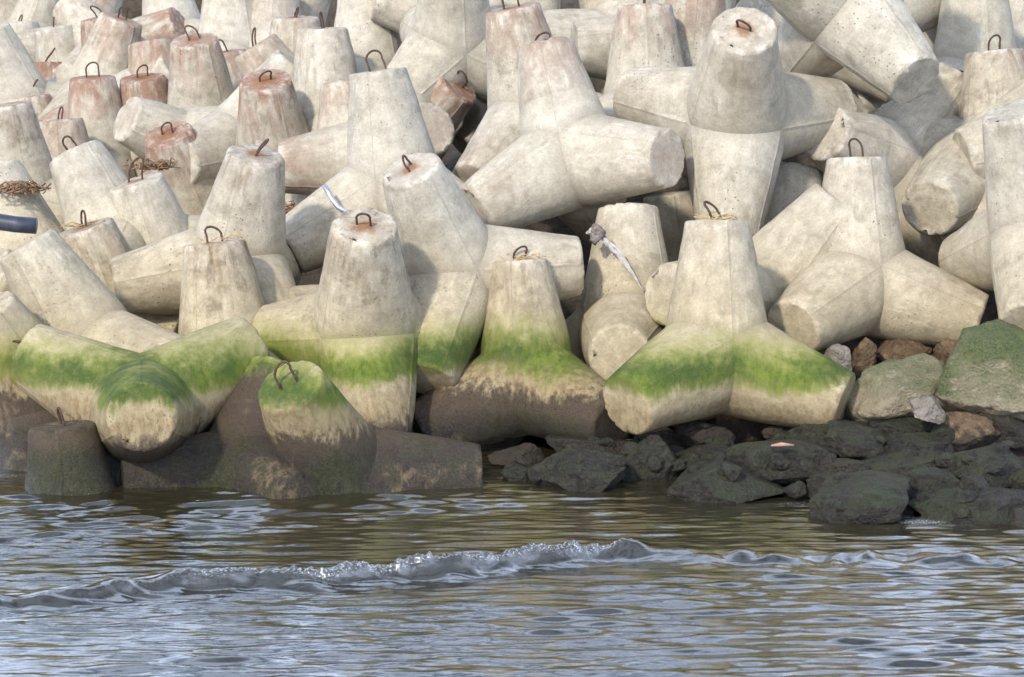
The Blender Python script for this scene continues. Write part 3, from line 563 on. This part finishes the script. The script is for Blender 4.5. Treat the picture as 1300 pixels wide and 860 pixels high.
# ---------------------------------------------------------------- debris
def straw_clump(name, label, p, n, spread, length, mat, seed, thick=.006, up=.25, cat='straw'):
    rnd = random.Random(seed); V, Fc = [], []
    for k in range(n):
        a = rnd.uniform(0, 2 * math.pi); b = Vector((rnd.gauss(0, spread), rnd.gauss(0, spread), rnd.uniform(.004, .05)))
        d = Vector((math.cos(a), math.sin(a), rnd.uniform(-.25, up))) * rnd.uniform(.4, 1) * length
        bend = Vector((rnd.gauss(0, .05), rnd.gauss(0, .05), rnd.uniform(-.06, .08)))
        v, f = tube([b - d * .5, b + bend, b + d * .5 + Vector((0, 0, -.03))], thick * rnd.uniform(.6, 1.3), 4)
        Fc += [tuple(i + len(V) for i in q) for q in f]; V += v
    o = link(name, mesh(name, V, Fc), mat, None, p); tag(o, label, cat, kind='stuff'); return o
straw_clump('dry_straw', 'dry straw tangled round the hook on the brown stained standing tetrapod', (0.088, 31.77, 2.259), 22, 0.09, 0.42, STRAW, 1)
straw_clump('dry_straw', 'pinkish dry straw lying across the top of the clean standing tetrapod', (2.423, 31.013, 2.808), 22, 0.1, 0.48, STRAW, 2)
straw_clump('dry_straw', 'ring of dry reed on the short leg at the side', (-5.511, 33.845, 2.446), 16, 0.12, 0.4, STRAW, 3)
straw_clump('dry_straw', 'single bent reed on the stubby leg with the rust streak', (-3.635, 32.124, 2.433), 5, 0.1, 0.45, STRAW, 4)
straw_clump('reed_heap', 'heap of brown reeds stuck in the gap beside the upright hooked leg', at(370, 268, 36.2), 130, .15, .35, REED, 5, .011, .6, 'reeds')
straw_clump('reed_heap', 'heap of brown reeds between the white leg and the smooth grey leg', at(28, 240, 36.0), 110, .15, .4, REED, 6, .011, .6, 'reeds')
straw_clump('reed_heap', 'dark dry reeds behind the chalky pitted leg', at(195, 212, 37.2), 80, .15, .35, REED, 7, .009, .6, 'reeds')

def pipe_obj(name, pts, r, mat, label, cat, seg=12):
    p0 = Vector(pts[0]); o = link(name, mesh(name, *tube([Vector(p) - p0 for p in pts], r, seg)), mat, None, p0); tag(o, label, cat); return o
pipe_obj('bent_pipe', [at(412, 236, 34.25), at(417, 244, 34.2), at(422, 254, 34.15), at(429, 263, 34.1), at(438, 269, 34.1), at(448, 271, 34.2), at(462, 272, 34.5)], .035, PIPE,
         'shiny bent metal pipe curved over a tetrapod arm', 'pipe')
pipe_obj('plastic_pipe', [at(-60, 278, 33.6), at(0, 282, 33.6), at(20, 285, 33.6), at(46, 287, 33.6)], .105, DARKPIPE, 'thick dark blue pipe lying between the tetrapods at the side', 'pipe', 20)
pipe_obj('stick', [at(1226, 335, 33.0), at(1238, 341, 33.0), at(1256, 351, 33.0)], .025, WOOD, 'short white stick lying on the arm of the three-armed tetrapod', 'stick', 6)
pipe_obj('driftwood', [at(979, 566, 29.3), at(992, 564.5, 29.3), at(1008, 565.5, 29.3)], [.012, .026, .010], ORANGE, 'small tan piece of driftwood lying on a dark rock', 'driftwood', 7)
# torn plastic strip hanging from the end of an arm
def rag():
    rnd = random.Random(5); base = at(748, 297, 32.75); V, Fc = [], []
    path = [(748, 292), (756, 294), (765, 300), (774, 312), (786, 322), (796, 337), (806, 352), (818, 371)]
    wid = [.10, .12, .07, .06, .075, .05, .03, .008]
    n = 0; cols = 6
    for k in range(len(path) * 4 - 3):
        i, f = divmod(k, 4); i2 = min(i + 1, len(path) - 1); f /= 4
        p = at(path[i][0] * (1 - f) + path[i2][0] * f, path[i][1] * (1 - f) + path[i2][1] * f, 32.62) - base
        w_ = wid[i] * (1 - f) + wid[i2] * f
        for c in range(cols):
            s = c / (cols - 1) - .5
            V.append(p + Vector((s * w_ * .9, math.sin(c * 2.3 + k * .6) * .035, s * w_ * .8 + rnd.uniform(-.012, .012))))
        if k: Fc += [((k - 1) * cols + c, (k - 1) * cols + c + 1, k * cols + c + 1, k * cols + c) for c in range(cols - 1)]
    o = link('plastic_strip', mesh('plastic_strip', V, Fc), PLASTIC, None, base)
    tag(o, 'ragged strip of whitish plastic hanging off the end of a tetrapod arm', 'plastic strip')
    kn = rock_mesh(77, .10, .08, .11, 5, .35, 3); kn.name = 'knot'
    link('knot', kn, plain('tangled_fibre', (.16, .135, .12), .9, 0, .5, 25), o, at(757, 297, 32.6) - base)
rag()

# ---------------------------------------------------------------- water
def yd(py):   # distance (world y) where the photo row meets the water level
    d = 6 / (math.sin(PITCH) + (py - 430) / F * math.cos(PITCH)); return at(650, py, d).y
def water_mesh():
    xs = np.concatenate([[-500, -150, -60, -30, -18, -12, -9], np.arange(-7.4, 7.4, .022), [9, 12, 18, 30, 60, 150, 500]])
    ys = np.concatenate([[-400, -100, -30, 0, 10, 15, 18], np.arange(20.2, 31.2, .018), [31.6, 32.5, 34, 36]])
    X, Y = np.meshgrid(xs, ys); rng = np.random.default_rng(4)
    fine = ((np.abs(X) < 7.7) & (Y > 19.7) & (Y < 31.3)).astype(float)
    Z = np.zeros_like(X)
    # slow patches of rougher and calmer water
    patch = np.zeros_like(X)
    for k in range(14):
        kx, ky = rng.normal(0, .55), rng.normal(0, 1.1); patch += np.sin(kx * X + ky * Y + rng.uniform(0, 6.3))
    patch = np.clip(.85 + .16 * patch, .35, 1.5)
    calm = np.clip((30.8 - Y) / 2.6, .38, 1.) * np.clip(.55 + (Y - 21) * .16, .55, 1.)
    for k in range(64):
        lam = math.exp(rng.uniform(math.log(.10), math.log(.50))); th = rng.normal(0, .20)
        kx, ky = 2 * math.pi / lam * math.sin(th), 2 * math.pi / lam * math.cos(th)
        slope = .041 * (lam / .4) ** .12
        ph_ = rng.uniform(0, 6.3) + .6 * np.sin(X * rng.uniform(.2, .9) + rng.uniform(0, 6)) + .5 * np.sin(Y * rng.uniform(.3, 1.2) + rng.uniform(0, 6))
        Z += slope * lam / (2 * math.pi) * np.sin(kx * X + ky * Y + ph_)
    Z *= patch * calm
    # the small breaking wave that runs in slantwise
    px = np.array([-700, 0, 60, 150, 240, 330, 420, 520, 620, 720, 805, 850, 950, 1100, 1300, 2000]); py = np.array([790, 770, 762, 750, 741, 739, 736, 727, 718, 708, 700, 703, 706, 708, 706, 700])
    wx = np.array([(a - 650) / F * 6 / (math.sin(PITCH) + (b - 430) / F * math.cos(PITCH)) for a, b in zip(px, py)]); wy = np.array([yd(b) for b in py])
    yc = np.interp(X, wx, wy) + .05 * np.sin(X * 2.1) + .03 * np.sin(X * 5.3 + 1)
    H = np.interp(X, [-8, -5.2, -4.4, -3.2, -1.5, .4, 1.15, 1.4, 2.6, 4., 6.], [.03, .05, .09, .105, .115, .12, .105, .055, .045, .025, .01]) * (1 + .25 * np.sin(X * 4.1 + 1) * np.sin(X * 1.7) + .14 * np.sin(X * 11.3))
    v = Y - yc
    soft = np.interp(X, [1.0, 1.8], [0., 1.])
    front = .115 + .28 * soft; back = .30 + .35 * soft
    prof = np.where(v < 0, np.exp(-(v / front) ** 2), np.exp(-(v / back) ** 2))
    Z += H * prof * fine - .035 * np.exp(-((v + .38) / .22) ** 2) * fine
    # wrinkles running down the face, and the tumbling crest
    wr = np.zeros_like(X)
    for k in range(22):
        f_ = rng.uniform(6, 26); wr += np.sin(X * f_ + v * rng.uniform(-9, 9) + rng.uniform(0, 6.3)) / f_ * 1.0
    Z += wr * .035 * np.exp(-((v + .12) / .22) ** 2) * fine * (1 + soft)
    crest = np.interp(X, [-4.9, -3.9, -3.3, -2.9, -2.3, .8, 1.18, 1.30], [.15, .1, .25, .75, 1., 1., .85, 0.]) * np.exp(-((v - .005 - .02 * np.sin(X * 7.3)) / (.065 + .02 * np.sin(X * 3.1))) ** 2) * fine
    lumps = np.zeros_like(X)
    for j in range(len(ys)):
        if ys[j] < 22 or ys[j] > 28: continue
        for i in np.nonzero(crest[j] > .04)[0]:
            q = Vector((X[j, i], Y[j, i], 0)); lumps[j, i] = noise.fractal(q * 7, .5, 2.2, 5) * .050 + abs(noise.noise(q * 14)) * .06 - abs(noise.noise(q * 31)) * .02
    Z += lumps * crest
    foam = np.clip(crest * 1.2, 0, 1)
    # wash around the rocks and the first tetrapod
    for (fx, fy, fr) in FOAM:
        foam = np.maximum(foam, .75 * np.exp(-(((X - fx) / fr) ** 2 + ((Y - fy) / (fr * .45)) ** 2)) * fine)
    Z *= np.where(fine > 0, 1, 0)
    nx = len(xs)
    V = np.stack([X.ravel(), Y.ravel(), Z.ravel()], 1)
    j, i = np.meshgrid(np.arange(len(ys) - 1), np.arange(nx - 1), indexing='ij'); b = (j * nx + i).ravel()
    Fc = np.stack([b, b + 1, b + nx + 1, b + nx], 1)
    me = bpy.data.meshes.new('water'); me.vertices.add(len(V)); me.vertices.foreach_set('co', V.ravel())
    me.loops.add(Fc.size); me.polygons.add(len(Fc)); me.loops.foreach_set('vertex_index', Fc.ravel())
    me.polygons.foreach_set('loop_start', np.arange(0, Fc.size, 4)); me.update(calc_edges=True); me.validate(); me.shade_smooth()
    a = me.attributes.new('foam', 'FLOAT', 'POINT'); a.data.foreach_set('value', foam.ravel())
    return me
def water_mat():
    M = Mat('sea_water'); g = M.geo(); P = g.outputs['Position']; foam = M.attr('foam')
    n1 = M.noise(M.vmul(P, (1, 2.6, 1)), 3.2, 2, .5, .3); n2 = M.noise(M.vmul(P, (1, 1.8, 1)), 24, 3, .6, .2); n3 = M.noise(P, 60, 3, .7)
    h = M.math('ADD', M.mul(n1, 1.6), M.mul(foam, n3, 1.0)); h = M.math('ADD', h, M.math('ADD', M.mul(foam, n2, 1.4), M.mul(n2, .22)))
    n4 = M.noise(M.vmul(P, (1, 1.3, 1)), 38, 4, .75)
    fm = M.mul(foam, M.ramp(n4, .54, .62), .85)
    c = M.mix(fm, (.024, .021, .010), (.60, .63, .66))
    M.set(Base_Color=c, Roughness=M.ramp(fm, 0, 1, .02, .5), Normal=M.bump(h, .012, .5)); M.b.inputs['IOR'].default_value = 2.3; M.b.inputs['Specular IOR Level'].default_value = .75
    return M.m
FOAM = [(at(12, 598, 30.3).x, at(12, 598, 30.3).y, .28), (at(1012, 640, 28.8).x, at(1012, 640, 28.8).y, .25), (at(1180, 668, 27.9).x, at(1180, 668, 27.9).y, .5)]
for k_ in range(16):
    q_ = at(20 + 40 * k_, 606 + (k_ * 37 % 7), 30.1 - .012 * k_); FOAM.append((q_.x, q_.y, .10 + .05 * (k_ * 13 % 5) / 4))
wt = link('water', water_mesh(), water_mat()); tag(wt, kind='structure')
